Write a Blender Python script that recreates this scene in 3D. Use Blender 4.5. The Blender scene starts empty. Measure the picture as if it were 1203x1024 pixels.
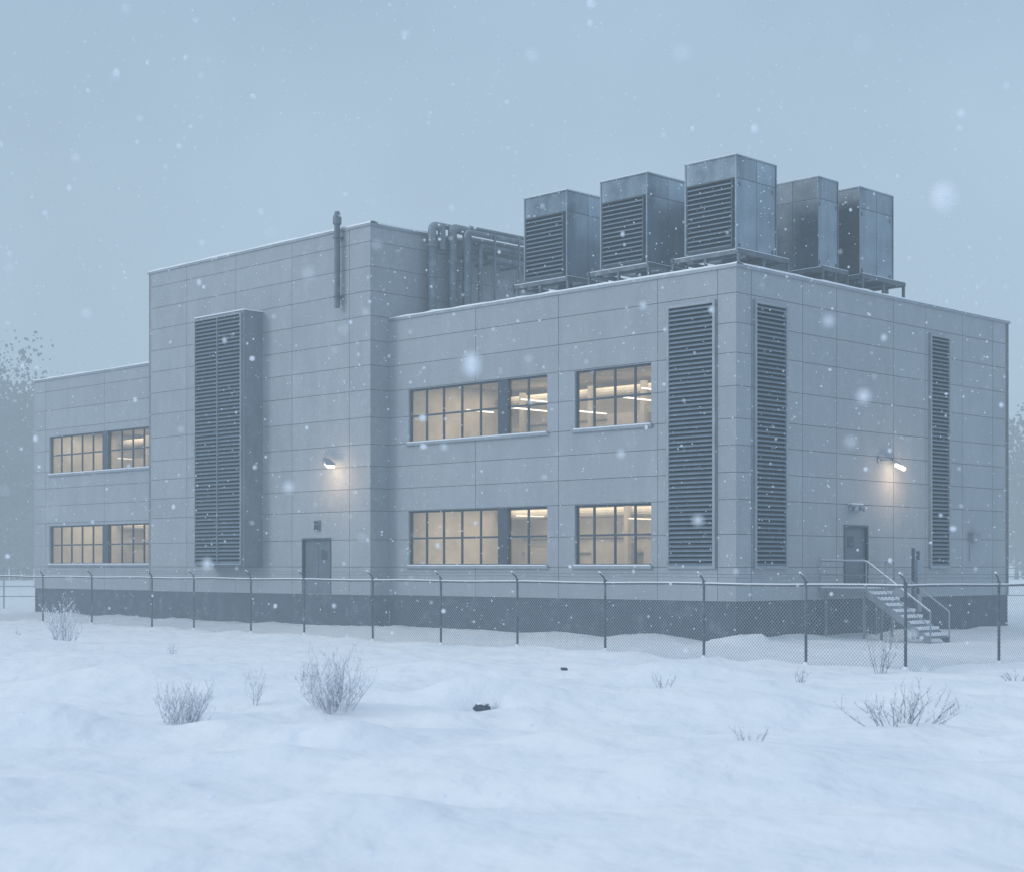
import bpy, math, random
from mathutils import Vector, noise, Matrix
random.seed(7)
S = bpy.context.scene
COL = S.collection
S.view_settings.view_transform = 'Standard'
S.view_settings.look = 'None'
S.view_settings.exposure = 0

# ------------------------------------------------------------------ materials
def nodes_of(m):
    m.use_nodes = True
    nt = m.node_tree
    return nt, nt.nodes, nt.links

def mat(name, c1, c2=None, scale=3.0, rough=0.7, metal=0.0, bump=0.0, bscale=40.0, stretch=(1,1,1),
        speck=0.0, var=0.0, spec=0.3, frost=0.0):
    m = bpy.data.materials.new(name)
    nt, N, L = nodes_of(m)
    b = N['Principled BSDF']
    b.inputs['Roughness'].default_value = rough
    b.inputs['Metallic'].default_value = metal
    b.inputs['Specular IOR Level'].default_value = spec
    c2 = c2 or tuple(x*0.85 for x in c1)
    tc = N.new('ShaderNodeTexCoord')
    mp = N.new('ShaderNodeMapping'); mp.inputs['Scale'].default_value = stretch
    L.new(tc.outputs['Object'], mp.inputs['Vector'])
    no = N.new('ShaderNodeTexNoise'); no.inputs['Scale'].default_value = scale
    no.inputs['Detail'].default_value = 6; no.inputs['Roughness'].default_value = 0.65
    L.new(mp.outputs[0], no.inputs['Vector'])
    cr = N.new('ShaderNodeValToRGB')
    cr.color_ramp.elements[0].position = 0.32; cr.color_ramp.elements[0].color = (*c2, 1)
    cr.color_ramp.elements[1].position = 0.68; cr.color_ramp.elements[1].color = (*c1, 1)
    L.new(no.outputs['Fac'], cr.inputs[0])
    out = cr.outputs[0]
    def mul(out, fac_socket, lo, hi):
        mr = N.new('ShaderNodeMapRange'); mr.inputs['To Min'].default_value = lo; mr.inputs['To Max'].default_value = hi
        L.new(fac_socket, mr.inputs['Value'])
        mx = N.new('ShaderNodeVectorMath'); mx.operation = 'SCALE'
        L.new(out, mx.inputs[0]); L.new(mr.outputs[0], mx.inputs['Scale'])
        return mx.outputs[0]
    if speck > 0:
        n2 = N.new('ShaderNodeTexNoise'); n2.inputs['Scale'].default_value = 14; n2.inputs['Detail'].default_value = 5
        n2.inputs['Roughness'].default_value = 0.8
        L.new(tc.outputs['Object'], n2.inputs['Vector'])
        mr = N.new('ShaderNodeMapRange'); mr.inputs['From Min'].default_value = 0.3; mr.inputs['From Max'].default_value = 0.7
        L.new(n2.outputs['Fac'], mr.inputs['Value'])
        out = mul(out, mr.outputs[0], 1-speck, 1+speck)
    if var > 0:
        at = N.new('ShaderNodeAttribute'); at.attribute_name = 'var'
        out = mul(out, at.outputs['Fac'], 1-var, 1+var)
    if frost > 0:
        n3 = N.new('ShaderNodeTexNoise'); n3.inputs['Scale'].default_value = 1.6; n3.inputs['Detail'].default_value = 9
        n3.inputs['Roughness'].default_value = 0.75
        L.new(tc.outputs['Object'], n3.inputs['Vector'])
        mr = N.new('ShaderNodeMapRange'); mr.inputs['From Min'].default_value = 0.52; mr.inputs['From Max'].default_value = 0.72
        mr.inputs['To Max'].default_value = frost
        L.new(n3.outputs['Fac'], mr.inputs['Value'])
        mx = N.new('ShaderNodeMix'); mx.data_type = 'RGBA'
        L.new(mr.outputs[0], mx.inputs['Factor']); L.new(out, mx.inputs['A'])
        mx.inputs['B'].default_value = (0.72, 0.78, 0.86, 1)
        out = mx.outputs['Result']
    L.new(out, b.inputs['Base Color'])
    if bump > 0:
        nb = N.new('ShaderNodeTexNoise'); nb.inputs['Scale'].default_value = bscale; nb.inputs['Detail'].default_value = 4
        L.new(tc.outputs['Object'], nb.inputs['Vector'])
        bp = N.new('ShaderNodeBump'); bp.inputs['Strength'].default_value = bump; bp.inputs['Distance'].default_value = 0.02
        L.new(nb.outputs['Fac'], bp.inputs['Height']); L.new(bp.outputs[0], b.inputs['Normal'])
    return m

def emis(name, col, st):
    m = bpy.data.materials.new(name); nt, N, L = nodes_of(m)
    b = N['Principled BSDF']; b.inputs['Base Color'].default_value = (*col, 1)
    b.inputs['Emission Color'].default_value = (*col, 1); b.inputs['Emission Strength'].default_value = st
    return m

M_wall = mat('wall_panel', (0.355, 0.395, 0.435), (0.305, 0.345, 0.385), scale=0.8, stretch=(1.2, 1.2, 0.4), speck=0.13, var=0.035, rough=0.75, frost=0.12, bump=0.15, bscale=60)
M_joint = mat('panel_joint', (0.17, 0.20, 0.23), rough=0.9)
M_hous = mat('housing_panel', (0.22, 0.27, 0.32), (0.16, 0.20, 0.245), scale=0.8, stretch=(1.2, 1.2, 0.4), speck=0.12, rough=0.7, frost=0.12)
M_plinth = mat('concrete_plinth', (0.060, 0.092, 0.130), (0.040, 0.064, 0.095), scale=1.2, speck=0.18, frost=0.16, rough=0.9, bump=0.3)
M_metal = mat('galvanised_metal', (0.34, 0.39, 0.44), (0.25, 0.29, 0.34), scale=1.3, metal=0.35, rough=0.45, speck=0.06, frost=0.12)
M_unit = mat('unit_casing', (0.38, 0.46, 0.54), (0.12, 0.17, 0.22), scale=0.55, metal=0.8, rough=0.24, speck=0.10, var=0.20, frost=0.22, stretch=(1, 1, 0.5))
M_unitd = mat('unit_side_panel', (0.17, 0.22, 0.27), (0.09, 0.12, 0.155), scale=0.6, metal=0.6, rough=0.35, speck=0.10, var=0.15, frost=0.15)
M_slat = mat('louvre_slat', (0.19, 0.255, 0.33), (0.14, 0.19, 0.25), rough=0.5, metal=0.2, speck=0.08)
M_dark = mat('louvre_shade_plate', (0.010, 0.022, 0.038), rough=0.95)  # near-black plate behind the slats, shade of a deep cavity put into its colour
M_pipe = mat('pipe_metal', (0.15, 0.195, 0.24), (0.09, 0.12, 0.155), scale=2, rough=0.5, metal=0.3, frost=0.25)
M_pipel = mat('lagged_pipe', (0.23, 0.285, 0.34), (0.15, 0.19, 0.235), scale=2, rough=0.5, metal=0.3, frost=0.3)
M_frame = mat('window_frame', (0.075, 0.105, 0.14), (0.055, 0.08, 0.11), rough=0.5)
M_door = mat('door_paint', (0.13, 0.175, 0.225), (0.11, 0.15, 0.19), scale=2, rough=0.55, frost=0.08)
M_post = mat('fence_steel', (0.13, 0.165, 0.20), (0.09, 0.115, 0.14), rough=0.55, metal=0.3, scale=6, frost=0.3)
M_inwall = mat('interior_wall', (0.74, 0.68, 0.58), (0.46, 0.40, 0.33), scale=0.5, rough=0.8)
M_infloor = mat('interior_floor', (0.34, 0.30, 0.26), rough=0.6)
M_indark = mat('interior_steel', (0.46, 0.41, 0.35), rough=0.6)
M_tube = emis('lamp_tube', (1.0, 0.91, 0.77), 1.7)
M_tubel = emis('lamp_tube_dim', (1.0, 0.88, 0.72), 0.8)
M_bulb = emis('lamp_bulb', (1.0, 0.76, 0.50), 9.0)
M_twig = mat('frosted_twig', (0.66, 0.71, 0.78), (0.24, 0.275, 0.325), scale=16, rough=0.9)
M_twigd = mat('bare_twig', (0.38, 0.43, 0.50), (0.13, 0.155, 0.19), scale=16, rough=0.9)
M_rock = mat('dark_rock', (0.10, 0.13, 0.17), (0.05, 0.07, 0.10), rough=0.9, bump=0.5)
M_forest = mat('misty_tree', (0.085, 0.115, 0.15), (0.055, 0.08, 0.105), scale=0.12, rough=0.95, frost=0.12)

def snow_mat(name, detail):
    m = bpy.data.materials.new(name); nt, N, L = nodes_of(m)
    b = N['Principled BSDF']; b.inputs['Roughness'].default_value = 0.75; b.inputs['Specular IOR Level'].default_value = 0.15
    tc = N.new('ShaderNodeTexCoord')
    n1 = N.new('ShaderNodeTexNoise'); n1.inputs['Scale'].default_value = 0.35; n1.inputs['Detail'].default_value = 8
    L.new(tc.outputs['Object'], n1.inputs['Vector'])
    cr = N.new('ShaderNodeValToRGB')
    cr.color_ramp.elements[0].position = .3; cr.color_ramp.elements[0].color = (0.79, 0.835, 0.90, 1)
    cr.color_ramp.elements[1].position = .7; cr.color_ramp.elements[1].color = (0.88, 0.895, 0.93, 1)
    L.new(n1.outputs['Fac'], cr.inputs[0]); L.new(cr.outputs[0], b.inputs['Base Color'])
    if detail:
        mp = N.new('ShaderNodeMapping'); mp.inputs['Scale'].default_value = (1, 0.7, 1); mp.inputs['Rotation'].default_value = (0, 0, 0.5)
        L.new(tc.outputs['Object'], mp.inputs[0])
        n2 = N.new('ShaderNodeTexNoise'); n2.inputs['Scale'].default_value = 1.4; n2.inputs['Detail'].default_value = 4; n2.inputs['Roughness'].default_value = .42
        L.new(mp.outputs[0], n2.inputs['Vector'])
        n3 = N.new('ShaderNodeTexNoise'); n3.inputs['Scale'].default_value = 18; n3.inputs['Detail'].default_value = 4
        L.new(tc.outputs['Object'], n3.inputs['Vector'])
        b1 = N.new('ShaderNodeBump'); b1.inputs['Strength'].default_value = 0.75; b1.inputs['Distance'].default_value = 0.24
        L.new(n2.outputs['Fac'], b1.inputs['Height'])
        b2 = N.new('ShaderNodeBump'); b2.inputs['Strength'].default_value = 0.16; b2.inputs['Distance'].default_value = 0.012
        L.new(n3.outputs['Fac'], b2.inputs['Height']); L.new(b1.outputs[0], b2.inputs['Normal'])
        L.new(b2.outputs[0], b.inputs['Normal'])
    return m
M_snow = snow_mat('snow_ground', True)
M_cap = snow_mat('snow_cap', False)

M_glass = bpy.data.materials.new('window_glass'); nt, N, L = nodes_of(M_glass)
N.remove(N['Principled BSDF'])
tr = N.new('ShaderNodeBsdfTransparent'); tr.inputs[0].default_value = (0.9, 0.91, 0.92, 1)
gl = N.new('ShaderNodeBsdfGlossy'); gl.inputs['Roughness'].default_value = 0.08
mx = N.new('ShaderNodeMixShader'); mx.inputs[0].default_value = 0.20
L.new(tr.outputs[0], mx.inputs[1]); L.new(gl.outputs[0], mx.inputs[2])
L.new(mx.outputs[0], N['Material Output'].inputs[0])

M_link = bpy.data.materials.new('chain_link'); nt, N, L = nodes_of(M_link)
b = N['Principled BSDF']; b.inputs['Base Color'].default_value = (0.26, 0.31, 0.36, 1); b.inputs['Roughness'].default_value = .6
tc = N.new('ShaderNodeTexCoord'); sp = N.new('ShaderNodeSeparateXYZ'); L.new(tc.outputs['Object'], sp.inputs[0])
def mth(op, a, bb=None, v=None):
    n = N.new('ShaderNodeMath'); n.operation = op
    L.new(a, n.inputs[0])
    if bb is not None: L.new(bb, n.inputs[1])
    if v is not None: n.inputs[1].default_value = v
    return n.outputs[0]
res = []
for op in ('ADD', 'SUBTRACT'):
    a = mth(op, sp.outputs['X'], sp.outputs['Z'])
    a = mth('MULTIPLY', a, v=1/0.10)
    a = mth('FRACT', a)
    res.append(mth('LESS_THAN', a, v=0.13))
al = mth('MAXIMUM', res[0], res[1])
L.new(al, b.inputs['Alpha'])

# ------------------------------------------------------------------ mesh builder
class MB:
    def __init__(s): s.v = []; s.f = []; s.m = []; s.a = []
    def quad(s, p, m=0, a=0.5):
        i = len(s.v); s.v += [tuple(q) for q in p]; s.f.append(tuple(range(i, i+len(p)))); s.m.append(m); s.a.append(a)
    def box(s, x0, x1, y0, y1, z0, z1, m=0, a=None):
        a = random.random() if a is None else a
        x0, x1 = min(x0, x1), max(x0, x1); y0, y1 = min(y0, y1), max(y0, y1); z0, z1 = min(z0, z1), max(z0, z1)
        i = len(s.v)
        s.v += [(x0,y0,z0),(x1,y0,z0),(x1,y1,z0),(x0,y1,z0),(x0,y0,z1),(x1,y0,z1),(x1,y1,z1),(x0,y1,z1)]
        for q in ((3,2,1,0),(4,5,6,7),(0,1,5,4),(1,2,6,5),(2,3,7,6),(3,0,4,7)):
            s.f.append(tuple(i+k for k in q)); s.m.append(m); s.a.append(a)
    def prism(s, pts, axis_vec, m=0):
        i = len(s.v); n = len(pts); av = Vector(axis_vec)
        s.v += [tuple(p) for p in pts] + [tuple(Vector(p)+av) for p in pts]
        a = random.random()
        s.f.append(tuple(i+k for k in range(n))[::-1]); s.m.append(m); s.a.append(a)
        s.f.append(tuple(i+n+k for k in range(n))); s.m.append(m); s.a.append(a)
        for k in range(n):
            k2 = (k+1) % n
            s.f.append((i+k, i+k2, i+n+k2, i+n+k)); s.m.append(m); s.a.append(a)
    def tube(s, pts, r, n=8, m=0, r2=None, cap=True):
        pts = [Vector(p) for p in pts]; K = len(pts); i0 = len(s.v)
        d0 = (pts[1]-pts[0]).normalized()
        up = Vector((0,0,1)) if abs(d0.z) < 0.9 else Vector((1,0,0))
        u = d0.cross(up).normalized()
        for k, p in enumerate(pts):
            d = (pts[min(k+1, K-1)] - pts[max(k-1, 0)]).normalized()
            u = (u - d*u.dot(d)); u = u.normalized() if u.length > 1e-6 else d.orthogonal().normalized()
            w = d.cross(u)
            rr = r if r2 is None else r + (r2-r)*k/(K-1)
            for j in range(n):
                t = 2*math.pi*j/n
                s.v.append(tuple(p + u*math.cos(t)*rr + w*math.sin(t)*rr))
        for k in range(K-1):
            for j in range(n):
                a = i0+k*n+j; b_ = i0+k*n+(j+1) % n
                s.f.append((a, b_, b_+n, a+n)); s.m.append(m); s.a.append(.5)
        if cap and n > 3:
            s.f.append(tuple(i0+j for j in range(n))[::-1]); s.m.append(m); s.a.append(.5)
            s.f.append(tuple(i0+(K-1)*n+j for j in range(n))); s.m.append(m); s.a.append(.5)
    def obj(s, name, mats, parent=None, loc=(0,0,0), smooth=False, **props):
        me = bpy.data.meshes.new(name); me.from_pydata(s.v, [], s.f)
        for mm in mats: me.materials.append(mm)
        me.polygons.foreach_set('material_index', s.m)
        at = me.attributes.new('var', 'FLOAT', 'FACE'); at.data.foreach_set('value', s.a)
        if smooth: me.polygons.foreach_set('use_smooth', [True]*len(s.f))
        me.update()
        o = bpy.data.objects.new(name, me); COL.objects.link(o)
        o.parent = parent; o.location = loc
        for k, v in props.items(): o[k] = v
        return o

def fillet(pts, r=0.25, n=5):
    pts = [Vector(p) for p in pts]; out = [pts[0]]
    for k in range(1, len(pts)-1):
        a = pts[k-1]-pts[k]; c = pts[k+1]-pts[k]
        ra = min(r, a.length*.49); rc = min(r, c.length*.49)
        A = pts[k]+a.normalized()*ra; C = pts[k]+c.normalized()*rc
        for j in range(n+1):
            t = j/n; out.append(A*(1-t)**2 + pts[k]*2*t*(1-t) + C*t*t)
    out.append(pts[-1]); return out

def empty(name, loc, rotz=0, parent=None, **props):
    o = bpy.data.objects.new(name, None); COL.objects.link(o); o.empty_display_size = 0.5
    o.location = loc; o.rotation_euler = (0, 0, rotz); o.parent = parent
    for k, v in props.items(): o[k] = v
    return o

def facade(mb, P, a0, a1, z0, z1, ja, jz, opens=(), jw=0.0095, jd=0.025, m0=0):
    A = {a0, a1}; Z = {z0, z1}
    for j in ja: A |= {j-jw, j+jw}
    for j in jz: Z |= {j-jw, j+jw}
    for o in opens: A |= {o[0], o[1]}; Z |= {o[2], o[3]}
    A = sorted(x for x in A if a0-1e-6 <= x <= a1+1e-6); Z = sorted(x for x in Z if z0-1e-6 <= x <= z1+1e-6)
    def info(i, k):
        if i < 0 or k < 0 or i >= len(A)-1 or k >= len(Z)-1: return None
        a = (A[i]+A[i+1])/2; z = (Z[k]+Z[k+1])/2
        for o in opens:
            if o[0] < a < o[1] and o[2] < z < o[3]: return (-o[4], False, 0)
        for j in ja:
            if abs(a-j) < jw: return (-jd, True, 1)
        for j in jz:
            if abs(z-j) < jw: return (-jd, True, 1)
        return (0, True, m0)
    vr = {}
    for i in range(len(A)-1):
        for k in range(len(Z)-1):
            d, face, m = info(i, k)
            key = (sum(1 for j in ja if j < A[i]+1e-4), sum(1 for j in jz if j < Z[k]+1e-4))
            v = vr.setdefault(key, random.random())
            if face:
                mb.quad([P(A[i],d,Z[k]), P(A[i+1],d,Z[k]), P(A[i+1],d,Z[k+1]), P(A[i],d,Z[k+1])], m, v)
            n = info(i+1, k)
            if n and n[0] != d:
                mb.quad([P(A[i+1],d,Z[k]), P(A[i+1],n[0],Z[k]), P(A[i+1],n[0],Z[k+1]), P(A[i+1],d,Z[k+1])], 1 if max(d,n[0])==0 and min(d,n[0])>-.05 else 0, v)
            n = info(i, k+1)
            if n and n[0] != d:
                mb.quad([P(A[i],d,Z[k+1]), P(A[i+1],d,Z[k+1]), P(A[i+1],n[0],Z[k+1]), P(A[i],n[0],Z[k+1])], 1 if max(d,n[0])==0 and min(d,n[0])>-.05 else 0, v)

# ------------------------------------------------------------------ building
RZ = math.radians(45.17)
ORG = Vector((7.10, 52.3, 0))
ROT = Matrix.Rotation(RZ, 4, 'Z')
def W(v, u, z=0): return ORG + ROT @ Vector((v, u, z))

B = empty('industrial_building', ORG, RZ, label="two storey grey panel clad industrial building with lit windows in snow", category="building")

JZ = [2.40, 3.45, 4.56, 5.42, 6.28, 7.12, 8.15, 9.20, 10.15, 11.10]
JZT = JZ + [12.05, 13.0, 13.95, 14.9]
P_front = lambda a, d, z: (-d, a, z)
P_right = lambda a, d, z: (a, -d, z)
VT = -0.95
P_tall = lambda a, d, z: (VT-d, a, z)
UT = 16.74
P_tside = lambda a, d, z: (a, UT-d, z)

ZP = 1.32
winsA = [(8.26, 15.6, 2.45, 4.54), (3.5, 6.95, 2.45, 4.54), (8.26, 15.6, 7.14, 9.17), (3.5, 6.95, 7.14, 9.17)]
winsL = [(32.3, 42.5, 2.52, 4.42), (32.3, 42.5, 6.98, 8.85)]
REV = 0.22
mb = MB(); facade(mb, P_front, 0, UT, ZP, 11.9, [.74, 3.22, 7.72, 11.9], JZ, [w+(REV,) for w in winsA])
facade(mb, P_right, 0, 17.55, ZP, 11.9, [.81, 3.63, 5.63, 9.2, 11.35, 14.0, 16.3], JZ, [(6.05, 7.57, 1.72, 3.85, .15)])
mb.box(.35, 17.55, UT+.02, UT+.3, ZP, 11.9); mb.box(17.3, 17.55, .0, UT, ZP, 11.9)
mb.obj('wall', [M_wall, M_joint], B)
doorT = (19.11, 20.97, 1.34, 3.55)
mb = MB(); facade(mb, P_tall, UT, 32.08, ZP, 15.5, [18.0, 21.63, 25.48, 29.1], JZT, [doorT+(.15,)])
facade(mb, P_tside, VT, 9.0, ZP, 15.5, [2.2, 5.6], JZT)
mb.box(VT, 9, 31.9, 32.08, ZP, 15.5); mb.box(8.8, 9.0, UT+.01, 31.9, 11, 15.5)
mb.obj('wall', [M_wall, M_joint], B)
mb = MB(); facade(mb, P_front, 32.1, 44.0, ZP, 11.65, [37.4, 42.9], JZ, [w+(REV,) for w in winsL])
mb.box(0.02, 14, 43.85, 44.0, ZP, 11.65); mb.box(13.8, 14, 32.1, 43.85, ZP, 11.65)
mb.obj('wall', [M_wall, M_joint], B)
mb = MB()
facade(mb, lambda a, d, z: (.03-d, a, z), 0.03, UT, -.6, ZP, [4.4, 8.8, 13.2], [], jd=.02)
facade(mb, lambda a, d, z: (a, .03-d, z), 0.03, 17.52, -.6, ZP, [4.4, 8.8, 13.2], [], jd=.02)
facade(mb, lambda a, d, z: (VT+.03-d, a, z), UT+.03, 32.05, -.6, ZP, [21.0, 25.4, 29.1], [], jd=.02)
facade(mb, lambda a, d, z: (a, UT+.03-d, z), VT+.03, 0.03, -.6, ZP, [], [])
facade(mb, lambda a, d, z: (.03-d, a, z), 32.05, 43.97, -.6, ZP, [36.5, 41], [], jd=.02)
mb.box(.03, 17.5, 43.7, 43.97, -.6, ZP); mb.box(17.3, 17.52, .04, 43.6, -.6, ZP); mb.box(VT+.04, 0.1, 31.9, 32.04, -.6, ZP)
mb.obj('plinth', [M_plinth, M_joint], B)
mb = MB(); mb.box(.2, 17.3, .2, UT-.05, 11.35, 11.55); mb.box(VT+.2, 8.8, UT+.2, 31.9, 14.9, 15.1); mb.box(.2, 13.8, 32.1, 43.8, 11.1, 11.3)
mb.box(9.0, 17.3, UT, 32, 11.35, 11.55)
mb.obj('roof', [M_metal], B)
mb = MB(); mb.box(.2, 17.3, .2, UT-.06, 11.56, 11.7); mb.box(VT+.2, 8.8, UT+.2, 31.9, 15.11, 15.25); mb.box(.2, 13.8, 32.1, 43.8, 11.31, 11.45)
mb.obj('roof_snow', [M_cap], B)
def coping(segs, name='parapet'):
    mb = MB(); sn = MB()
    for (x0, x1, y0, y1, z) in segs:
        mb.box(x0, x1, y0, y1, z, z+.10, 0)
    mb.obj(name, [M_metal], B)
    for (x0, x1, y0, y1, z) in segs:
        along_y = (y1-y0) > (x1-x0)
        n = max(2, int((y1-y0 if along_y else x1-x0)/0.5)); rows = []
        for k in range(n+1):
            t = k/n
            hgt = .05+.07*max(0, noise.noise(Vector((x0*3+t*n*.6, y0*2, z)))+.35)
            if along_y:
                yy = y0+(y1-y0)*t; prof = [(x0+.01, yy, z+.102), (x0+.03, yy, z+.1+hgt*.8), ((x0+x1)/2, yy, z+.1+hgt), (x1-.03, yy, z+.1+hgt*.8), (x1-.01, yy, z+.102)]
            else:
                xx = x0+(x1-x0)*t; prof = [(xx, y0+.01, z+.102), (xx, y0+.03, z+.1+hgt*.8), (xx, (y0+y1)/2, z+.1+hgt), (xx, y1-.03, z+.1+hgt*.8), (xx, y1-.01, z+.102)]
            rows.append(prof)
        for k in range(n):
            for j in range(4): sn.quad([rows[k][j], rows[k+1][j], rows[k+1][j+1], rows[k][j+1]])
    sn.obj('snow_cap', [M_cap], B)
coping([(-.05, .35, -.05, UT-.02, 11.9), (.36, 17.6, -.05, .35, 11.9), (17.25, 17.6, .36, UT, 11.9)])
coping([(VT-.05, VT+.35, UT-.05, 32.13, 15.5), (VT+.36, 9.0, UT-.05, UT+.35, 15.5), (VT+.36, 9.0, 31.8, 32.13, 15.5)])
coping([(-.05, .35, 32.15, 44.05, 11.65), (.36, 14, 43.7, 44.05, 11.65)])

# windows ------------------------------------------------------------
def window(w, cols, thick):
    a0, a1, z0, z1 = w
    mb = MB(); x0, x1 = .10, .17
    fw = .07
    mb.box(x0, x1, a0, a1, z0, z0+fw); mb.box(x0, x1, a0, a1, z1-fw, z1)
    mb.box(x0-.002, x1+.002, a0, a0+fw, z0, z1); mb.box(x0-.002, x1+.002, a1-fw, a1, z0, z1)
    for (t0, t1) in thick: mb.box(.02, .19, t0, t1, z0+.001, z1-.001)
    for c in cols: mb.box(x0+.004, x1-.004, c-.034, c+.034, z0+fw, z1-fw)
    zm = (z0+z1)/2
    mb.box(x0+.008, x1-.008, a0+fw, a1-fw, zm-.034, zm+.034)
    wi = mb.obj('window', [M_frame], B)
    g = MB(); g.quad([(.135, a0+.02, z0+.02), (.135, a0+.02, z1-.02), (.135, a1-.02, z1-.02), (.135, a1-.02, z0+.02)])
    g.obj('glass', [M_glass], wi)
    s = MB(); s.box(-.10, .09, a0-.08, a1+.08, z0-.10, z0-.005); s.obj('sill', [M_metal], wi)
    s = MB(); s.box(-.085, .085, a0+.0, a1-.0, z0-.004, z0+.04); s.obj('sill_snow', [M_cap], wi)
for w in winsA:
    if w[0] > 8: window(w, [11.75, 12.75, 13.75, 14.7, 9.3], [(10.25, 10.75)])
    else: window(w, [4.3, 5.2, 6.15], [])
for w in winsL:
    window(w, [33.2, 34.15, 35.1, 36.05, 38.6, 39.6, 40.6, 41.55], [(37.1, 37.6)])

# interior rooms -----------------------------------------------------
def room(v0, v1, u0, u1, z0, z1, lz, pw, upper, name='interior_room'):
    mb = MB()
    mb.quad([(v0,u0,z0),(v1,u0,z0),(v1,u1,z0),(v0,u1,z0)], 1)
    mb.quad([(v0,u0,z1),(v1,u0,z1),(v1,u1,z1),(v0,u1,z1)], 0)
    mb.quad([(v1,u0,z0),(v1,u1,z0),(v1,u1,z1),(v1,u0,z1)], 0)
    mb.quad([(v0,u0,z0),(v1,u0,z0),(v1,u0,z1),(v0,u0,z1)], 0)
    mb.quad([(v0,u1,z0),(v1,u1,z0),(v1,u1,z1),(v0,u1,z1)], 0)
    y = u0+2.2
    while y < u1-.6:
        mb.box(v1-1.6, v1-1.4, y, y+.2, z0+.01, z1-.23, 2)
        hh = random.uniform(1.3, 2.4)
        mb.box(v1-1.2, v1-.5, y+.5, y+2.2, z0+.01, z0+hh, 2)
        y += random.uniform(2.6, 3.8)
    for q in (1.6, 2.2): mb.box(v1-.12, v1-.02, u0+.3, u1-.3, z0+q, z0+q+.06, 2)
    mb.tube([(v1-1.2, u0+.2, z1-.5), (v1-1.2, u1-.2, z1-.5)], .20, 12, 0)
    mb.obj(name, [M_inwall, M_infloor, M_indark], B)
    y = u0+1.6
    while y < u1-.3:
        for (xa, xb) in ((.9, 2.3), (3.3, 5.6)) if upper else ((3.6, 5.6),):
            if random.random() < .3: continue
            t = MB(); zz = lz+random.uniform(-.25, .15); t.box(v0+xa, v0+xb, y, y+.08, zz, zz+.045)
            t.obj('ceiling_lamp', [M_tube if upper else M_tubel], B)
        y += 2.9
    ld = bpy.data.lights.new('room_light', 'AREA'); ld.shape = 'RECTANGLE'; ld.size = (v1-v0)*.7; ld.size_y = (u1-u0)*.9
    ld.energy = (u1-u0)*pw; ld.color = (1.0, 0.86, 0.66)
    lo = bpy.data.objects.new('room_light', ld); COL.objects.link(lo); lo.parent = B
    lo.location = ((v0+v1)/2, (u0+u1)/2, z1-.05)
room(.32, 6.8, .4, 16.4, 1.35, 5.0, 4.25, 37, False)
room(.32, 6.8, .4, 16.4, 6.0, 9.6, 8.45, 36, True)
room(.32, 6.0, 32.2, 43.7, 1.35, 5.0, 4.1, 33, False)
room(.32, 6.0, 32.2, 43.7, 5.9, 9.3, 8.2, 33, False)

# louvre vents -------------------------------------------------------
def louvre(P, a0, a1, z0, z1, parent=B, base=0.0, split=None, pitch=.145, fw=.10, name='louvre_vent', fm=M_metal, dep=.10, cov=.40, lip=.045):
    def bx(mb, aa, ab, d0, d1, za, zb, m=0):
        p = P(aa, d0, za); q = P(ab, d1, zb); mb.box(p[0], q[0], p[1], q[1], za, zb, m)
    mb = MB()
    bx(mb, a0-fw, a0, base-.02, base+dep, z0-fw, z1+fw); bx(mb, a1, a1+fw, base-.02, base+dep, z0-fw, z1+fw)
    bx(mb, a0, a1, base-.02, base+dep-.002, z0-fw, z0); bx(mb, a0, a1, base-.02, base+dep-.002, z1, z1+fw)
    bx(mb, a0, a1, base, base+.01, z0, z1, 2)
    if split: bx(mb, split-.03, split+.03, base+.012, base+dep+.01, z0, z1, 1)
    n = int((z1-z0)/pitch); p_ = (z1-z0)/n
    for k in range(n):
        z = z0+k*p_+.01
        jit = random.uniform(-.004, .004)
        pr = [(a0, base+.015, z+p_*cov), (a0, base+dep-.008, z+jit), (a0, base+dep-.008, z+lip+jit), (a0, base+.015, z+p_*cov+.03)]
        pts = [P(a, d, zz) for a, d, zz in pr]
        e = Vector(P(a1, 0, 0))-Vector(P(a0, 0, 0))
        mb.prism(pts, e, 1)
    return mb.obj(name, [fm, M_slat, M_dark], parent)
louvre(P_front, .88, 2.68, 2.45, 10.85)
louvre(P_right, .98, 2.58, 2.45, 10.85)
louvre(P_right, 11.68, 12.9, 2.45, 10.85)
mb = MB(); HV = VT-.95
mb.box(HV, VT+.02, 23.6, 27.05, 2.42, 12.9)
hood = mb.obj('louvre_housing', [M_hous], B)
louvre(lambda a, d, z: (HV-d, a, z), 23.75, 26.95, 2.55, 12.75, parent=hood, split=25.35, fw=.06, pitch=.16)
mb = MB(); mb.box(HV-.02, VT-.01, 23.55, 27.1, 12.902, 12.95); mb.obj('snow_cap', [M_cap], hood)

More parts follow.
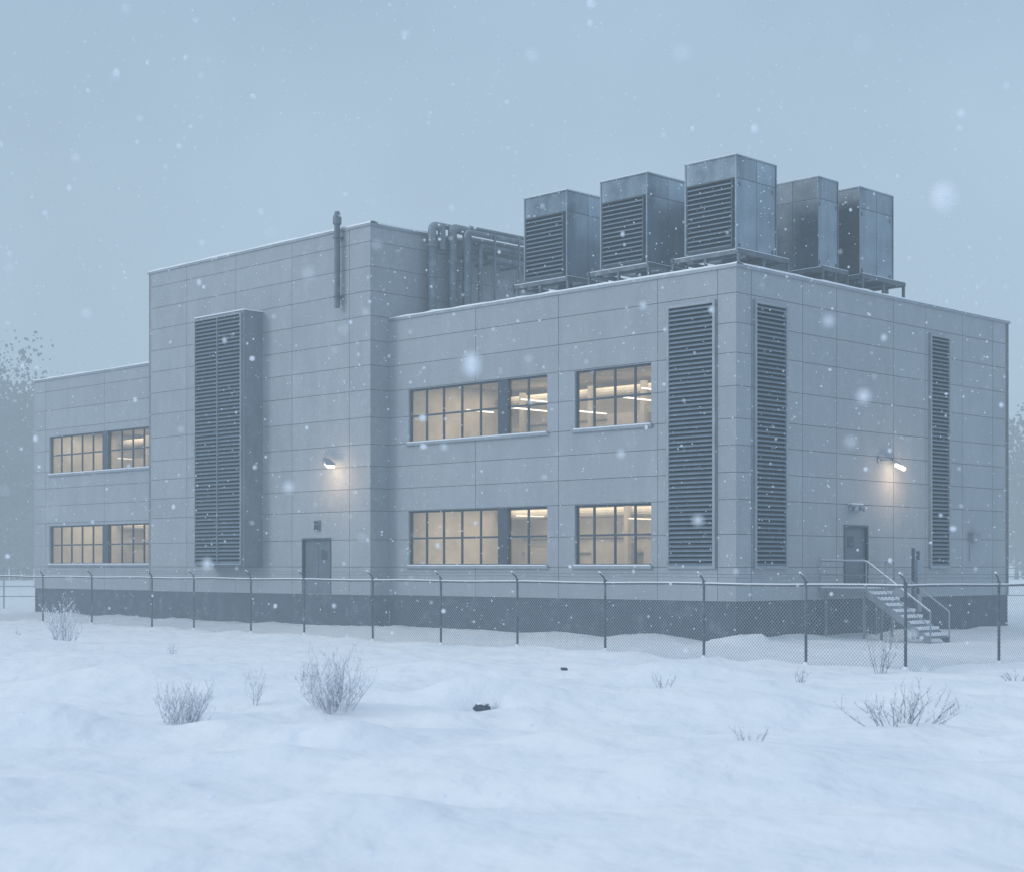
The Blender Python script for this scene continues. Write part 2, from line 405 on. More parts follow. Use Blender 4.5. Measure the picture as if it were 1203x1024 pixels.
# doors ---------------------------------------------------------------
def door(P, a0, a1, z0, z1, double=False):
    def bx(mb, aa, ab, d0, d1, za, zb, m=0):
        p = P(aa, d0, za); q = P(ab, d1, zb); mb.box(p[0], q[0], p[1], q[1], za, zb, m)
    mb = MB()
    bx(mb, a0+.07, a1-.07, -.14, -.09, z0+.01, z1-.07)
    if double: bx(mb, (a0+a1)/2-.012, (a0+a1)/2+.012, -.10, -.085, z0+.012, z1-.075, 1)
    bx(mb, a0+.35, a0+.75, -.09, -.084, z0+1.35, z0+1.75, 1)
    d = mb.obj('door', [M_door, M_frame], B)
    mb = MB(); bx(mb, a0+.003, a0+.07, -.145, .02, z0+.002, z1-.003); bx(mb, a1-.07, a1-.003, -.145, .02, z0+.002, z1-.003); bx(mb, a0+.07, a1-.07, -.145, .018, z1-.07, z1-.004)
    mb.obj('door_frame', [M_frame], d)
    mb = MB(); mb.tube([P(a1-.2, -.06, z0+.95), P(a1-.2, -.02, z0+.95), P(a1-.32, -.02, z0+.95)], .015, 6); mb.obj('handle', [M_metal], d)
door(P_tall, *doorT, double=True)
door(P_right, 6.05, 7.57, 1.72, 3.85)

mb = MB(); mb.box(VT-.08, VT+.01, 19.78, 20.12, 3.85, 4.25); mb.box(VT-.10, VT-.08, 19.82, 20.08, 4.12, 4.22, 1); mb.box(VT-.10, VT-.08, 19.82, 19.93, 3.89, 4.08, 1); mb.box(VT-.10, VT-.08, 19.97, 20.08, 3.89, 4.08, 1)
mb.obj('wall_vent', [M_pipel, M_frame], B)
mb = MB(); mb.box(14.45, 14.95, -.22, 0.01, 3.38, 3.66); mb.box(14.42, 14.98, -.25, 0.012, 3.66, 3.70); mb.tube([(14.5, -.04, 3.38), (14.5, -.04, 2.6)], .018, 6)
mb.obj('junction_box', [M_metal], B)

# wall lamps: flat angled flood fixtures -------------------------------
def wall_lamp(P, a, z, side=-1):
    def T(aa, d, zz): return Vector(P(a+aa*side, d, z+zz))
    mb = MB()
    mb.tube(fillet([T(-.50, .0, .16), T(-.42, .20, .18), T(-.1, .34, .12)], .12, 4), .032, 8)
    mb.tube([T(-.50, 0, .16), T(-.50, .05, .16)], .12, 12)
    ax = (T(.42, .48, -.10)-T(-.12, .30, .10)); c0 = T(-.12, .30, .10)
    sd = (T(.3, -.0, 0)-T(0, .34, 0)); sd.z = 0; sd = sd.normalized()*.17
    up = Vector((0, 0, 1))
    prof = [c0-sd, c0+sd, c0+up*.12+sd*.8, c0+up*.12-sd*.8]
    i = len(mb.v); far = [c0+ax-sd*1.05, c0+ax+sd*1.05, c0+ax+up*.05+sd, c0+ax+up*.05-sd]
    mb.v += [tuple(p) for p in prof+far]
    for q in ((0,1,2,3),(7,6,5,4),(0,4,5,1),(1,5,6,2),(2,6,7,3),(3,7,4,0)):
        mb.f.append(tuple(i+k for k in q)); mb.m.append(0); mb.a.append(.5)
    lp = mb.obj('wall_lamp', [M_metal], B)
    mb = MB(); dn = -up
    q0 = c0+ax*.30; q1 = c0+ax*.98
    a_ = [q0-sd*.75+dn*.015, q0+sd*.75+dn*.015, q1+sd*.85+dn*.015, q1-sd*.85+dn*.015]
    b_ = [p+dn*.07 for p in a_]
    mb.v += [tuple(p) for p in a_+b_]
    for q in ((0,1,2,3),(7,6,5,4),(0,4,5,1),(1,5,6,2),(2,6,7,3),(3,7,4,0)):
        mb.f.append(q); mb.m.append(0); mb.a.append(.5)
    mb.obj('bulb', [M_bulb], lp)
    ld = bpy.data.lights.new('lamp_light', 'POINT'); ld.energy = 55; ld.color = (1, .62, .34); ld.shadow_soft_size = .25
    lo = bpy.data.objects.new('lamp_light', ld); COL.objects.link(lo); lo.parent = lp; lo.location = T(.30, 1.05, -.6)
wall_lamp(P_tall, 18.95, 6.45, side=-1)
wall_lamp(P_right, 8.75, 6.0, side=1)
# unlit compact twin-lens emergency light over the side door
mb = MB(); mb.box(6.35, 7.0, -.14, .01, 4.36, 4.56); mb.box(6.32, 7.03, -.17, .012, 4.56, 4.60, 1)
mb.tube([(6.50, -.14, 4.44), (6.45, -.27, 4.40)], .07, 10, r2=.09); mb.tube([(6.88, -.14, 4.44), (6.95, -.27, 4.40)], .07, 10, r2=.09)
mb.obj('wall_lamp', [M_metal, M_cap], B)

mb = MB(); px, py = VT-.24, 18.45
mb.tube([(px, py, 12.5), (px, py, 15.85)], .115, 12); mb.tube([(px, py, 15.75), (px, py, 16.02)], .17, 12); mb.tube([(px, py, 16.02), (px, py, 16.25)], .17, 12, r2=.09)
for z in (12.9, 15.2): mb.box(px-.13, VT+.01, py-.13, py+.13, z, z+.05)
mb.obj('vent_pipe', [M_pipe], B)

def pipes():
    mb = MB()
    y = UT-.55
    mb.tube(fillet([(1.75, y, 11.7), (1.75, y, 15.8), (2.25, y-.02, 15.8), (2.25, y-.02, 14.9)], .16), .16, 12)
    mb.tube(fillet([(2.1, y+.3, 11.7), (2.1, y+.3, 15.95), (3.1, y+.3, 15.95)], .16), .12, 12)
    mb.tube(fillet([(2.85, y, 11.7), (2.85, y, 15.85), (3.65, y, 15.85), (3.65, y, 11.7)], .2), .19, 12)
    mb.tube(fillet([(3.2, y-.45, 11.7), (3.2, y-.45, 15.7), (9.5, y-.45, 15.7)], .2), .12, 12)
    mb.tube(fillet([(4.1, y-.3, 11.7), (4.1, y-.3, 15.3), (9.5, y-.3, 15.3)], .2), .10, 12)
    mb.tube([(3.7, y+.35, 15.95), (9.5, y+.35, 15.95)], .13, 10)
    mb.tube([(3.7, y-.1, 15.98), (9.5, y-.1, 15.98)], .09, 8)
    mb.tube([(3.8, y, 15.5), (9.5, y, 15.5)], .15, 10)
    mb.tube([(3.8, y, 15.1), (9.5, y, 15.1)], .10, 8)
    mb.tube([(4.4, y-.3, 14.85), (9.5, y-.3, 14.85)], .12, 8)
    for x in (1.75, 2.85, 3.65):
        for z in (12.6, 13.8, 15.0): mb.tube([(x, y, z-.03), (x, y, z+.06)], .215, 12)
    for v in (4.6, 6.0, 7.4, 8.8):
        mb.box(v, v+.08, y-.55, UT-.06, 14.6, 14.68); mb.box(v, v+.08, y-.62, y-.56, 11.7, 15.9)
    return mb.obj('pipe_run', [M_pipel], B)
pipes()

# ------------------------------------------------------------------ rooftop units
def unit_proto(grille=True):
    e = empty('cooling_unit', (0, 0, 0), RZ)
    X, Y, Z0, Z1 = 2.3, 2.2, 1.50, 4.74
    mb = MB()
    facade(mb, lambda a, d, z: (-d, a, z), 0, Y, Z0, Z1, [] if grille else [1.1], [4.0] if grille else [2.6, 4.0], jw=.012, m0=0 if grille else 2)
    facade(mb, lambda a, d, z: (a, -d, z), 0, X, Z0, Z1, [1.18], [4.0], jw=.012)
    facade(mb, lambda a, d, z: (X+d, a, z), 0, Y, Z0, Z1, [1.1], [4.0])
    facade(mb, lambda a, d, z: (a, Y+d, z), 0, X, Z0, Z1, [1.18], [4.0])
    mb.quad([(0,0,Z0),(X,0,Z0),(X,Y,Z0),(0,Y,Z0)]); mb.quad([(0,0,Z1),(X,0,Z1),(X,Y,Z1),(0,Y,Z1)])
    for (x, y) in ((0, 0), (X, 0), (0, Y), (X, Y)):
        mb.box(x-.025, x+.025, y-.025, y+.025, Z0-.01, Z1+.005, 0)
    mb.box(-.03, X+.03, -.03, Y+.03, Z1+.002, Z1+.05, 0)
    for (x, z) in ((.2, 1.7), (2.1, 1.7), (.2, 3.8), (2.1, 3.8)): mb.box(x-.04, x+.04, -.02, -.001, z-.06, z+.06, 1)
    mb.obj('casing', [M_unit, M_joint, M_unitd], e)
    if grille:
        louvre(lambda a, d, z: (-d, a, z), .15, 2.05, 1.66, 3.94, parent=e, pitch=.155, fw=.05, name='louvre', fm=M_frame, dep=.09, cov=.26, lip=.04)
    mb = MB(); mb.box(0, X, 0, Y, Z1+.052, Z1+.09); mb.obj('snow_cap', [M_cap], e)
    mb = MB()
    for x in (-.32, X+.2): mb.box(x, x+.09, -.35, Y+.35, 1.32, 1.46)
    for y in (-.36, Y+.28): mb.box(-.36, X+.33, y, y+.09, 1.34, 1.488)
    mb.box(.3, .4, -.2, Y+.2, 1.34, 1.49); mb.box(1.9, 2.0, -.2, Y+.2, 1.34, 1.49)
    for x in (-.32, 1.1, X+.2):
        for y in (-.36, Y+.28):
            mb.box(x, x+.09, y, y+.09, 0, 1.32); mb.box(x-.08, x+.17, y-.08, y+.17, 0.0, .05)
    mb.box(-.32, -.23, 1.05, 1.14, 0, 1.32)
    mb.box(-.30, -.25, -.3, Y+.3, .80, .86); mb.box(-.3, X+.25, -.34, -.29, .80, .86)
    mb.obj('base_frame', [M_pipe], e)
    mb = MB(); mb.box(-.31, -.24, -.34, Y+.34, 1.462, 1.485); mb.box(-.3, X+.3, -.35, -.28, 1.49, 1.51)
    mb.obj('frame_snow', [M_cap], e)
    mb = MB()
    mb.tube(fillet([(X+.02, .6, 3.4), (X+.45, .6, 3.4), (X+.45, .6, .3)], .15), .12, 10)
    mb.tube(fillet([(X+.02, 1.5, 2.9), (X+.4, 1.5, 2.9), (X+.4, 1.5, .3)], .15), .09, 10)
    mb.tube([(1.1, 1.1, 0.0), (1.1, 1.1, 1.5)], .28, 12)
    mb.obj('pipe', [M_pipe], e)
    return e
ulab = "grey metal rooftop cooling unit with louvred side on steel frame"
ulab2 = "plain panelled grey metal rooftop cooling unit on steel frame"
def place(e, v, u, sx=1, sy=1, sz=1, lab=ulab):
    e.location = W(v, u, 11.7); e.scale = (sx, sy, sz)
    e['label'] = lab; e['category'] = "cooling unit"; e['group'] = "cooling units on the roof"
def copy_thing(e, parent=None):
    n = e.copy(); COL.objects.link(n)
    if parent: n.parent = parent
    for c in e.children: copy_thing(c, n)
    return n
proto = unit_proto(); proto2 = unit_proto(False)
place(proto, 3.3, 2.5)
place(copy_thing(proto), 3.15, 6.34); place(copy_thing(proto), 3.15, 10.25)
place(proto2, 10.4, 2.2, lab=ulab2); place(copy_thing(proto2), 7.95, 2.35, .55, 1, lab=ulab2)

# ------------------------------------------------------------------ entrance stair
ST = empty('metal_stair', W(4.5, 0), RZ, label="snow dusted metal stair and railing up to side door", category="stairs")
mb = MB(); mb.box(0, 1.25, -1.85, -.01, 1.60, 1.70); mb.box(1.255, 3.2, -1.0, -.01, 1.60, 1.70)
for (x, y) in ((.05, -1.8), (3.1, -.95), (.05, -.3), (3.1, -.3), (1.1, -1.8)): mb.box(x, x+.07, y, y+.07, -.3, 1.60)
la = mb.obj('landing', [M_pipel], ST)
mb = MB(); mb.box(.03, 1.22, -1.83, -.05, 1.702, 1.79); mb.box(1.225, 3.15, -.97, -.05, 1.702, 1.78); mb.obj('snow_cap', [M_cap], la)
for k in range(8):
    y = -1.88-k*.29; z = 1.70-(k+1)*.187
    mb = MB(); mb.box(.06, 1.16, y-.28, y, z-.08, z)
    s_ = mb.obj('step', [M_pipel], ST)
    mb = MB(); mb.box(.065+.03*(k % 2), 1.155-.03*(k % 3), y-.285, y-.002, z+.002, z+.10); mb.obj('snow_cap', [M_cap], s_)
for x in (0.0, 1.17):
    mb = MB(); mb.prism([(x, -1.86, 1.45), (x, -4.22, -.10), (x, -4.22, .14), (x, -1.86, 1.69)], (.05, 0, 0)); mb.obj('stringer', [M_pipel], ST)
def rail(x):
    mb = MB()
    pts = [(x, -.1, 2.62), (x, -1.88, 2.60), (x, -4.25, .98)]
    mb.tube(fillet(pts, .12), .030, 8)
    mb.tube([(x, -.1, 2.15), (x, -1.88, 2.14), (x, -4.25, .52)], .018, 6)
    for (y, z0, z1) in ((-.1, 1.7, 2.75), (-1.88, 1.55, 2.6), (-4.25, -.2, .98)):
        mb.tube([(x, y, z0), (x, y, z1)], .026, 8)
    mb.obj('railing', [M_metal], ST)
    mb = MB(); mb.tube([(p[0], p[1], p[2]+.022) for p in fillet(pts, .12)], .024, 6); mb.obj('rail_snow', [M_cap], ST)
rail(0.03)
x = 1.19
mb = MB(); mb.tube([(x, -1.88, 2.60), (x, -4.25, .98)], .028, 8); mb.tube([(x, -1.88, 1.6), (x, -1.88, 2.60)], .026, 8); mb.tube([(x, -4.25, -.2), (x, -4.25, .98)], .026, 8)
mb.tube([(1.25, -.98, 2.6), (3.15, -.98, 2.6), (3.15, -.1, 2.6)], .028, 8)
mb.tube([(3.15, -.98, 1.7), (3.15, -.98, 2.6)], .026, 8); mb.obj('railing', [M_metal], ST)

UPd = empty('utility_pedestal', W(7.35, -2.0), RZ, label="narrow steel utility pedestal with boxes beside stair", category="utility box")
mb = MB(); mb.box(-.16, -.08, -.05, .05, -.3, 3.05); mb.box(.14, .22, -.05, .05, -.3, 2.95); mb.box(-.08, .14, -.03, .03, 1.2, 1.28); mb.box(-.08, .14, -.03, .03, 2.3, 2.38)
mb.obj('frame', [M_pipe], UPd)
mb = MB(); mb.box(-.14, .2, -.18, -.052, 1.75, 2.65); mb.box(-.10, .16, -.16, -.052, .9, 1.5); mb.obj('box', [M_metal], UPd)

# ------------------------------------------------------------------ ground
MOUNDS = [(-.95, 29.9, .42, .95), (.15, 30.2, .26, .8), (-.45, 28.75, -.36, .36), (-.1, 28.2, .12, .4), (-2.4, 22.9, .34, 1.0), (-3.2, 21.9, -.24, .38), (-2.9, 21.3, .12, .5), (-7.5, 33, .5, 2.2), (-16, 49, .5, 2.5),
          (-3, 27.4, .24, 1.0), (5.8, 25.8, .2, 1.4), (8.5, 21, .3, 2.3), (2.5, 19.5, .2, 1.6), (-9, 20, .4, 2.2), (-1.5, 38, .32, 2.0), (4, 37, .3, 2.0),
          (9.5, 41.2, .3, 1.2), (-24, 58, .8, 5), (-5.5, 17.5, .28, 1.3), (4.2, 31, .3, 1.4), (-10.5, 38, .4, 1.8), (1.6, 25.5, .22, .9), (7.4, 29.5, .28, 1.1), (-6.6, 24.0, .26, 1.0), (-1.5, 16.5, .16, 1.2),
          (-4.2, 24.2, .2, .8), (-7.8, 27.5, .3, 1.1), (.6, 22.3, .16, .8), (4.6, 28.2, .18, .8), (-5.6, 31.2, .25, 1.2)]
def gz(x, y):
    d = math.hypot(x, y)
    near = max(0, min(1, (44-y)/12.0))
    z = .23*noise.noise(Vector((x/5.5, y/4.0, 0)))*(.3+.7*near)
    n1 = noise.noise(Vector((x/2.4+5, y/1.8, 3)))
    z += .19*n1*(.25+.75*near)
    n2 = noise.noise(Vector((x/1.2+9, y/.95, 7)))
    z += .055*(n2+.7*abs(n2))
    for (mx_, my_, h, r) in MOUNDS:
        q = ((x-mx_)**2+(y-my_)**2*1.4)/(r*r)
        if q < 9: z += h*math.exp(-q*1.2)
    p = ROT.transposed() @ (Vector((x, y, 0))-ORG)
    v, u = p.x, p.y
    dv = None
    if -1 < u < 45: dv = (VT if 16.7 < u < 32.1 else 0)-v
    dr = -u if -1 < v < 19 else None
    for dd in (dv, dr):
        if dd is not None and -.5 < dd < 4:
            z += (.15+.14*noise.noise(Vector((u/2.2, v/2.2, 9))))*math.exp(-max(dd, 0)*.9)
    # low drift along the fence line
    if -22 < x < 9.5:
        fd = abs((x-9.2)*.750+(y-38.6)*.661)
        z += (.06+.12*noise.noise(Vector((x/1.7, y/1.7, 21))))*math.exp(-fd*fd*.9)
    if d > 90: z += .8*noise.noise(Vector((x/40, y/40, 2)))*min(1, (d-90)/60)
    return z-.03
NX, NY = 470, 480
xs = [12*math.sinh(-4.43+8.86*i/(NX-1)) for i in range(NX)]
ys = [25+14*math.sinh(-2.08+6.49*j/(NY-1)) for j in range(NY)]
gv = [(x, y, gz(x, y)) for y in ys for x in xs]
gf = [(j*NX+i, j*NX+i+1, (j+1)*NX+i+1, (j+1)*NX+i) for j in range(NY-1) for i in range(NX-1)]
me = bpy.data.meshes.new('ground'); me.from_pydata(gv, [], gf); me.materials.append(M_snow)
me.polygons.foreach_set('use_smooth', [True]*len(gf))
g = bpy.data.objects.new('ground', me); COL.objects.link(g); g['kind'] = 'structure'

# ------------------------------------------------------------------ fence
FP = Vector((9.2, 38.6, 0)); FD = Vector((-.661, .750, 0)).normalized()
ts = [0, 2.93, 6.3, 9.98, 13.67, 17.27, 20.83, 24.8, 28.2, 32.2, 35.4, 40.45, 45.0, 49.5, 54, 58.5]
FR = Vector((.705, .709, 0)); ts2 = [4.4, 8.8, 13.2, 17.6, 22, 26.4]
FE = empty('chain_link_fence', FP, 0, label="grey chain link fence with steel posts in the snow", category="fence")
def post_at(p, outw):
    mb = MB(); z0 = gz(p.x, p.y)-.4
    q = p-FP
    base = Vector((q.x, q.y, 0))
    mb.tube([base+Vector((0,0,z0)), base+Vector((0,0,2.02))], .036, 10)
    mb.tube([base+Vector((0,0,1.98)), base+Vector((0,0,2.06))], .048, 10)
    mb.tube([base+Vector((0,0,2.04)), base+outw*.07+Vector((0,0,2.14)), base+outw*.22+Vector((0,0,2.26))], .024, 8)
    mb.tube([base+outw*.14+Vector((0,0,2.22)), base+outw*.24+Vector((0,0,2.29))], .026, 8, m=1)
    mb.tube([base+Vector((0,0,z0+.3)), base+Vector((0,0,z0+.46))], .13, 10, m=1, r2=.037)
    mb.obj('post', [M_post, M_cap], FE)
run1 = [FP+FD*t for t in ts]; run2 = [FP+FR*t for t in ts2]
for p in run1: post_at(p, Vector((-.75, -.66, 0)))
for p in run2: post_at(p, Vector((-.5, -.5, 0)))
def run(pts, d):
    L_ = (pts[-1]-pts[0]).length
    ro = math.atan2(d.y, d.x)
    mb = MB(); P3 = []
    n = int(L_/1.2)
    for k in range(n+1):
        P3.append((L_*k/n, 0, 1.97+.012*math.sin(k*1.3)))
    mb.tube(P3, .030, 8)
    mb.tube([(p[0], 0, p[2]+.022) for p in P3], .026, 6, m=1)
    for zz, yy in ((2.15, .08), (2.24, .16)): mb.tube([(p[0], yy, zz+.01*math.sin(p[0])) for p in P3], .005, 4)
    o = mb.obj('rail', [M_post, M_cap], FE, loc=pts[0]-FP); o.rotation_euler = (0, 0, ro)
    mb = MB()
    for k in range(n):
        x0, x1 = L_*k/n, L_*(k+1)/n
        mb.quad([(x0, 0, -.4), (x1, 0, -.4), (x1, 0, 1.95), (x0, 0, 1.95)])
    o = mb.obj('wire_mesh', [M_link], FE, loc=pts[0]-FP); o.rotation_euler = (0, 0, ro)
run(run1, FD); run([FP]+run2, FR)

F2 = empty('chain_link_fence', (-70, 98, 0), 0, label="distant pale wire fence beyond the building in mist", category="fence")
mb = MB()
for z in (.6, 1.2, 1.8, 2.3): mb.tube([(0, 0, z), (190, 10, z)], .035, 6)
mb.obj('rail', [M_metal], F2)
mb = MB(); mb.tube([(0,0,-.8), (0,0,2.45)], .05, 6); pp = mb.obj('post', [M_metal], F2)
for k in range(1, 64):
    c = pp.copy(); COL.objects.link(c); c.location = (190*k/63, 10*k/63, 0)

# ------------------------------------------------------------------ shrubs
def shrub(x, y, h, w, stems, lean=0, seed=1, r0=.008, dens=1.0, dark=False, label="frosted bare shrub poking out of the snow"):
    rnd = random.Random(seed); mb = MB()
    fr_ = .72 if dark else .58
    def branch(p, d, ln, r, lvl):
        pts = [p.copy()]; n = 4 if lvl == 0 else 3
        for k in range(n):
            d = (d + Vector((rnd.uniform(-.22, .22), rnd.uniform(-.22, .22), rnd.uniform(-.04, .14)))).normalized()
            pts.append(pts[-1]+d*ln/n)
            if lvl < 2 and (k > 0 or lvl == 0):
                for _ in range(rnd.choice([1, 2]) if rnd.random() < dens else 0):
                    s = Vector((rnd.uniform(-1, 1), rnd.uniform(-1, 1), rnd.uniform(.0, .7))).normalized()
                    dd = (d*.9+s*.8).normalized()
                    branch(pts[-1].copy(), dd, ln*rnd.uniform(.25, .42), r*.6, lvl+1)
        mb.tube(pts, r, 3 if lvl else 4, r2=r*.4, cap=False, m=0 if rnd.random() < fr_ else 1)
        if rnd.random() < .4:
            q = pts[-1]; s = r*rnd.uniform(1.6, 3.0)
            mb.tube([q-Vector((0,0,s)), q, q+Vector((0,0,s))], s*.8, 4, m=1)
    for k in range(stems):
        a = rnd.uniform(0, 2*math.pi); t = rnd.random()**.7
        base = Vector((math.cos(a)*t*w*.2, math.sin(a)*t*w*.15, -.08))
        out = t*w*.5/h
        d = Vector((math.cos(a)*out*1.0+lean, math.sin(a)*out*1.0, 1)).normalized()
        branch(base, d, h*rnd.uniform(.55, .95)*(1-.25*t), r0*rnd.uniform(.7, 1.2), 0)
    o = mb.obj('shrub', [M_twigd if dark else M_twig, M_cap], None, loc=(x, y, gz(x, y)))
    o['label'] = label; o['category'] = 'shrub'; o['group'] = 'bare shrubs in the snow'
shrub(-5.0, 25.1, .76, 1.4, 42, seed=2)
shrub(-2.94, 27.0, 1.02, 1.5, 64, seed=3, label="dense frosted bush standing in deep snow")
shrub(-4.6, 29.5, .80, .6, 8, seed=4, r0=.008)
shrub(-14.1, 52, 1.35, 1.5, 24, seed=5, r0=.013, label="frosted bush next to the wire fence")
shrub(5.95, 25.2, .78, 2.6, 26, lean=.12, seed=6, dens=.95, dark=True, label="wide sparse dark twigged shrub in the snow")
shrub(3.3, 22.9, .38, .7, 6, seed=8, r0=.006, dark=True)
shrub(3.05, 33, .45, .6, 7, seed=9, r0=.008, dark=True)
shrub(6.1, 35, .45, .4, 5, seed=10, r0=.008, dark=True)
shrub(8.45, 37.9, 1.1, .7, 7, seed=11, r0=.010, dark=True)
shrub(10.7, 35, .4, .9, 8, seed=12, r0=.008, dark=True)
shrub(-16.2, 54, .5, .7, 8, seed=13, r0=.012)
shrub(-4.3, 33.5, .3, .4, 5, seed=14, r0=.008, dark=True)
shrub(-9.5, 46, .4, .5, 6, seed=15, r0=.010)
shrub(-.35, 28.95, .22, .4, 9, seed=16, r0=.007, dark=True, label="small dark twig tuft in a snow hollow")

def rock(x, y, r, seed, dz=.2):
    mb = MB(); nr, ns = 8, 11
    def pt(i, j):
        th = math.pi*i/nr; ph = 2*math.pi*(j % ns)/ns
        p = Vector((math.sin(th)*math.cos(ph)*1.2, math.sin(th)*math.sin(ph), math.cos(th)*.8))
        return p*r*(1+.6*noise.noise(p*1.7+Vector((seed, 0, 0))))
    for i in range(nr):
        for j in range(ns):
            mb.quad([pt(i, j), pt(i+1, j), pt(i+1, j+1), pt(i, j+1)], 0 if i > 1 else 1)
    mb.obj('rock', [M_rock, M_cap], None, loc=(x, y, gz(x, y)+r*dz), smooth=True, label="small dark snow topped stone or stand-in for hollow shade", category="rock")
rock(1.2, 38.0, .065, 1, .9); rock(-.52, 28.95, .12, 5, .5)  # second stone is added, its dark colour stands for shade in the snow hollow

# ------------------------------------------------------------------ forest
rnd = random.Random(11); mb = MB()
def leafy(x, y, h, q_=70):
    mb.tube([(x, y, -1), (x+rnd.uniform(-.5, .5), y, h*.55), (x+rnd.uniform(-1, 1), y, h*.85)], .3, 5, r2=.08)
    lobes = [(x+rnd.gauss(0, h*.12), y+rnd.gauss(0, h*.1), h*rnd.uniform(.12, .88), h*rnd.uniform(.09, .17)) for _ in range(10)]
    for (cx, cy, cz, rr) in lobes:
        mb.tube([(x, y, cz*.6), (cx, cy, cz)], .12, 3, r2=.04, cap=False)
        for _ in range(q_):
            t = rnd.random()**.6
            dx, dy, dz = rnd.gauss(0, 1), rnd.gauss(0, 1), rnd.gauss(0, 1)
            k = rr*t/math.sqrt(dx*dx+dy*dy+dz*dz+1e-6)
            cx_, cy_, cz_ = cx+dx*k, cy+dy*k, cz+dz*k
            s = rnd.uniform(.16, .5)*(1.25-.6*t)
            a = rnd.uniform(0, 6.283); ca, sa = math.cos(a)*s, math.sin(a)*s; tl = rnd.uniform(-.4, .4)*s
            i = len(mb.v)
            mb.v += [(cx_-ca, cy_-tl, cz_-sa), (cx_+sa*.8, cy_+tl, cz_-ca*.8), (cx_+ca, cy_+tl, cz_+sa), (cx_-sa*.8, cy_-tl, cz_+ca*.8)]
            mb.f.append((i, i+1, i+2, i+3)); mb.m.append(0); mb.a.append(.5)
for k in range(170):
    x = rnd.uniform(-200, 240); y = 300+rnd.random()*50+abs(x)*.05
    h = rnd.uniform(24, 34)*(1.0 if x < -40 else .86)
    if -60 < x < 65 and rnd.random() < .7: continue
    leafy(x, y, h, 35)
for k in range(120):
    x = -80-62*rnd.random()**1.3; y = rnd.uniform(268, 300)
    leafy(x, y, rnd.uniform(29, 36)+min(11, max(0, (-(x+80)*.5))))
for k in range(60):
    x = 90+50*rnd.random(); leafy(x, rnd.uniform(285, 310), rnd.uniform(27, 33), 60)
o = mb.obj('forest', [M_forest]); o['kind'] = 'stuff'; o['label'] = "misty blue grey winter forest behind the site"; o['category'] = 'forest'

# ------------------------------------------------------------------ falling snow
rnd = random.Random(5)
t_ = (1+5**.5)/2
ico = [Vector(p).normalized() for p in ((-1,t_,0),(1,t_,0),(-1,-t_,0),(1,-t_,0),(0,-1,t_),(0,1,t_),(0,-1,-t_),(0,1,-t_),(t_,0,-1),(t_,0,1),(-t_,0,-1),(-t_,0,1))]
icf = [(0,11,5),(0,5,1),(0,1,7),(0,7,10),(0,10,11),(1,5,9),(5,11,4),(11,10,2),(10,7,6),(7,1,8),(3,9,4),(3,4,2),(3,2,6),(3,6,8),(3,8,9),(4,9,5),(2,4,11),(6,2,10),(8,6,7),(9,8,1)]
fv = []; ff = []
RT = ROT.transposed()
for k in range(40000):
    x = rnd.uniform(-22, 22); y = 2.4+(rnd.random()**1.25)*46; z = rnd.uniform(0.3, 20)
    p = RT @ (Vector((x, y, 0))-ORG)
    if p.x > -2.2 and p.y > -.4: continue
    r = min(.027, .0068*math.exp(rnd.gauss(0, .62)))
    if y > 22: r = min(r, .013)
    sx, sy, sz = (rnd.uniform(.7, 1.3) for _ in range(3))
    b0 = len(fv)
    for q in ico: fv.append((x+q.x*r*sx, y+q.y*r*sy, z+q.z*r*sz*1.15))
    ff += [(a+b0, b_+b0, c+b0) for a, b_, c in icf]
me = bpy.data.meshes.new('falling_snow'); me.from_pydata(fv, [], ff)
M_flake = bpy.data.materials.new('snow_flake'); nt, N, L = nodes_of(M_flake)
b = N['Principled BSDF']; b.inputs['Base Color'].default_value = (.90, .94, .98, 1); b.inputs['Roughness'].default_value = .8
tl = N.new('ShaderNodeBsdfTranslucent'); tl.inputs[0].default_value = (.92, .95, 1, 1)
mx = N.new('ShaderNodeMixShader'); mx.inputs[0].default_value = .45
L.new(b.outputs[0], mx.inputs[1]); L.new(tl.outputs[0], mx.inputs[2])
tp = N.new('ShaderNodeBsdfTransparent'); m2 = N.new('ShaderNodeMixShader'); m2.inputs[0].default_value = .22
L.new(mx.outputs[0], m2.inputs[1]); L.new(tp.outputs[0], m2.inputs[2]); L.new(m2.outputs[0], N['Material Output'].inputs[0])
me.materials.append(M_flake)
o = bpy.data.objects.new('falling_snow', me); COL.objects.link(o)
o['kind'] = 'stuff'; o['label'] = "white snowflakes drifting down through the cold air"; o['category'] = 'snowfall'

# ------------------------------------------------------------------ haze volume in a box, its emission stands in for scattered light
mb = MB(); mb.box(-480, 480, -28, 590, -4, 60)
o = mb.obj('sky', []); o['kind'] = 'structure'
M_haze = bpy.data.materials.new('glowing_haze'); nt, N, L = nodes_of(M_haze); N.remove(N['Principled BSDF'])
DEN = .0031
ab = N.new('ShaderNodeVolumeAbsorption'); ab.inputs['Color'].default_value = (0, 0, 0, 1); ab.inputs['Density'].default_value = DEN
em = N.new('ShaderNodeEmission'); em.inputs[0].default_value = (.405, .538, .665, 1); em.inputs[1].default_value = DEN
ads = N.new('ShaderNodeAddShader'); L.new(ab.outputs[0], ads.inputs[0]); L.new(em.outputs[0], ads.inputs[1])
L.new(ads.outputs[0], N['Material Output'].inputs['Volume'])
o.data.materials.append(M_haze)

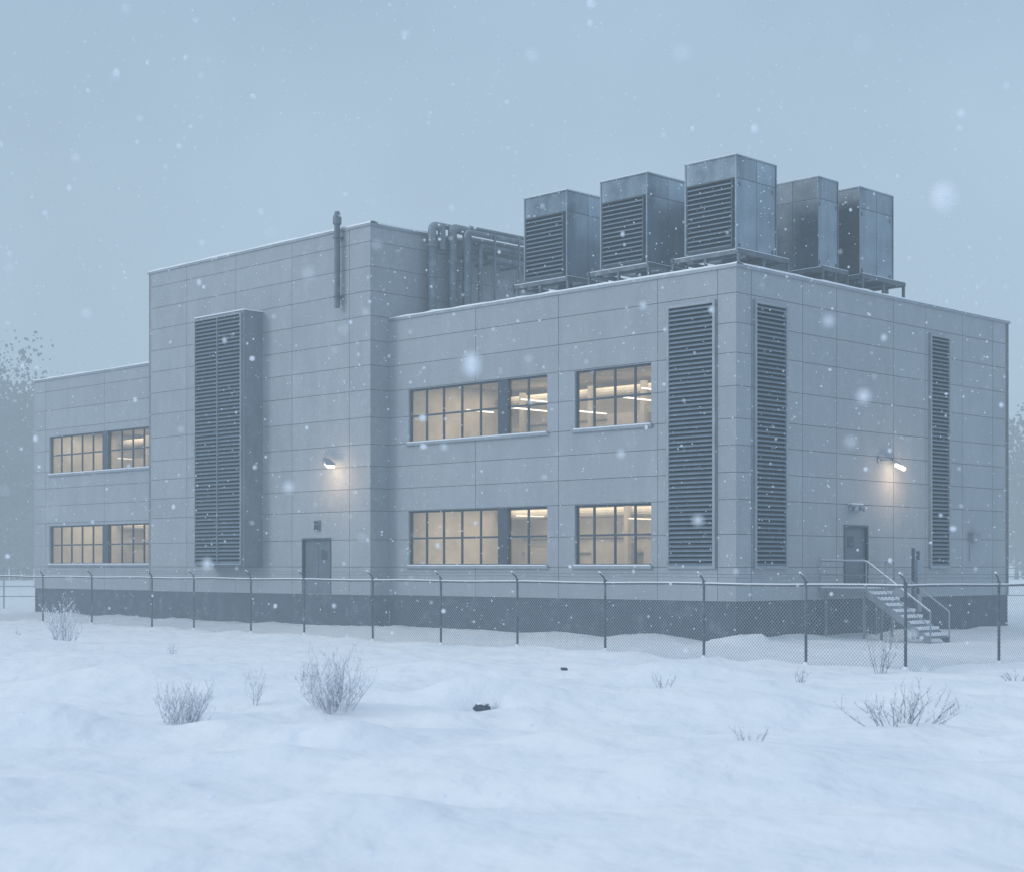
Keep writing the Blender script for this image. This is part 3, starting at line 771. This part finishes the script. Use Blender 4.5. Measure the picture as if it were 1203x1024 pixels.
# ------------------------------------------------------------------ world and sun
w = bpy.data.worlds.new('World'); S.world = w; w.use_nodes = True
nt = w.node_tree; N = nt.nodes; L = nt.links
bg = N['Background']
sky = N.new('ShaderNodeTexSky'); sky.sky_type = 'NISHITA'; sky.sun_disc = False
SE = math.radians(26)
sky.sun_elevation = SE; sky.sun_rotation = math.radians(249)
L.new(sky.outputs[0], bg.inputs[0]); bg.inputs[1].default_value = 0.010
tc = N.new('ShaderNodeTexCoord'); sp = N.new('ShaderNodeSeparateXYZ'); L.new(tc.outputs['Generated'], sp.inputs[0])
ns = N.new('ShaderNodeTexNoise'); ns.inputs['Scale'].default_value = 4.5; ns.inputs['Detail'].default_value = 4
L.new(tc.outputs['Generated'], ns.inputs['Vector'])
cr = N.new('ShaderNodeValToRGB'); L.new(sp.outputs['Z'], cr.inputs[0])
e = cr.color_ramp.elements
e[0].position = 0; e[0].color = (.41, .54, .67, 1)
e[1].position = 1; e[1].color = (.74, .86, 1.0, 1)
k = e.new(.22); k.color = (.415, .55, .675, 1)
k = e.new(.34); k.color = (.35, .485, .62, 1)
k = e.new(.55); k.color = (.55, .68, .82, 1)
mr = N.new('ShaderNodeMapRange'); mr.inputs['From Min'].default_value = .25; mr.inputs['From Max'].default_value = .75
mr.inputs['To Min'].default_value = .86; mr.inputs['To Max'].default_value = 1.14
L.new(ns.outputs['Fac'], mr.inputs['Value'])
bg2 = N.new('ShaderNodeBackground'); L.new(cr.outputs[0], bg2.inputs[0]); L.new(mr.outputs[0], bg2.inputs[1])
ads = N.new('ShaderNodeAddShader'); L.new(bg.outputs[0], ads.inputs[0]); L.new(bg2.outputs[0], ads.inputs[1])
L.new(ads.outputs[0], N['World Output'].inputs[0])

sd = bpy.data.lights.new('sun', 'SUN'); sd.energy = 1.2; sd.angle = math.radians(16); sd.color = (1, .97, .94)
so = bpy.data.objects.new('sun', sd); COL.objects.link(so)
dirv = Vector((-.95, -.30, 0)).normalized()*math.cos(SE)+Vector((0, 0, math.sin(SE)))
so.rotation_euler = dirv.to_track_quat('Z', 'Y').to_euler(); so.location = (-20, 0, 40)

# ------------------------------------------------------------------ camera
cd = bpy.data.cameras.new('camera'); cam = bpy.data.objects.new('camera', cd); COL.objects.link(cam)
cam.location = (0, 0, 2.45); cam.rotation_euler = (math.radians(90), 0, 0)
cd.lens = 58.05; cd.sensor_width = 36; cd.shift_y = .1264; cd.clip_end = 2000
cd.dof.use_dof = True; cd.dof.focus_distance = 55; cd.dof.aperture_fstop = 1.8
S.camera = cam
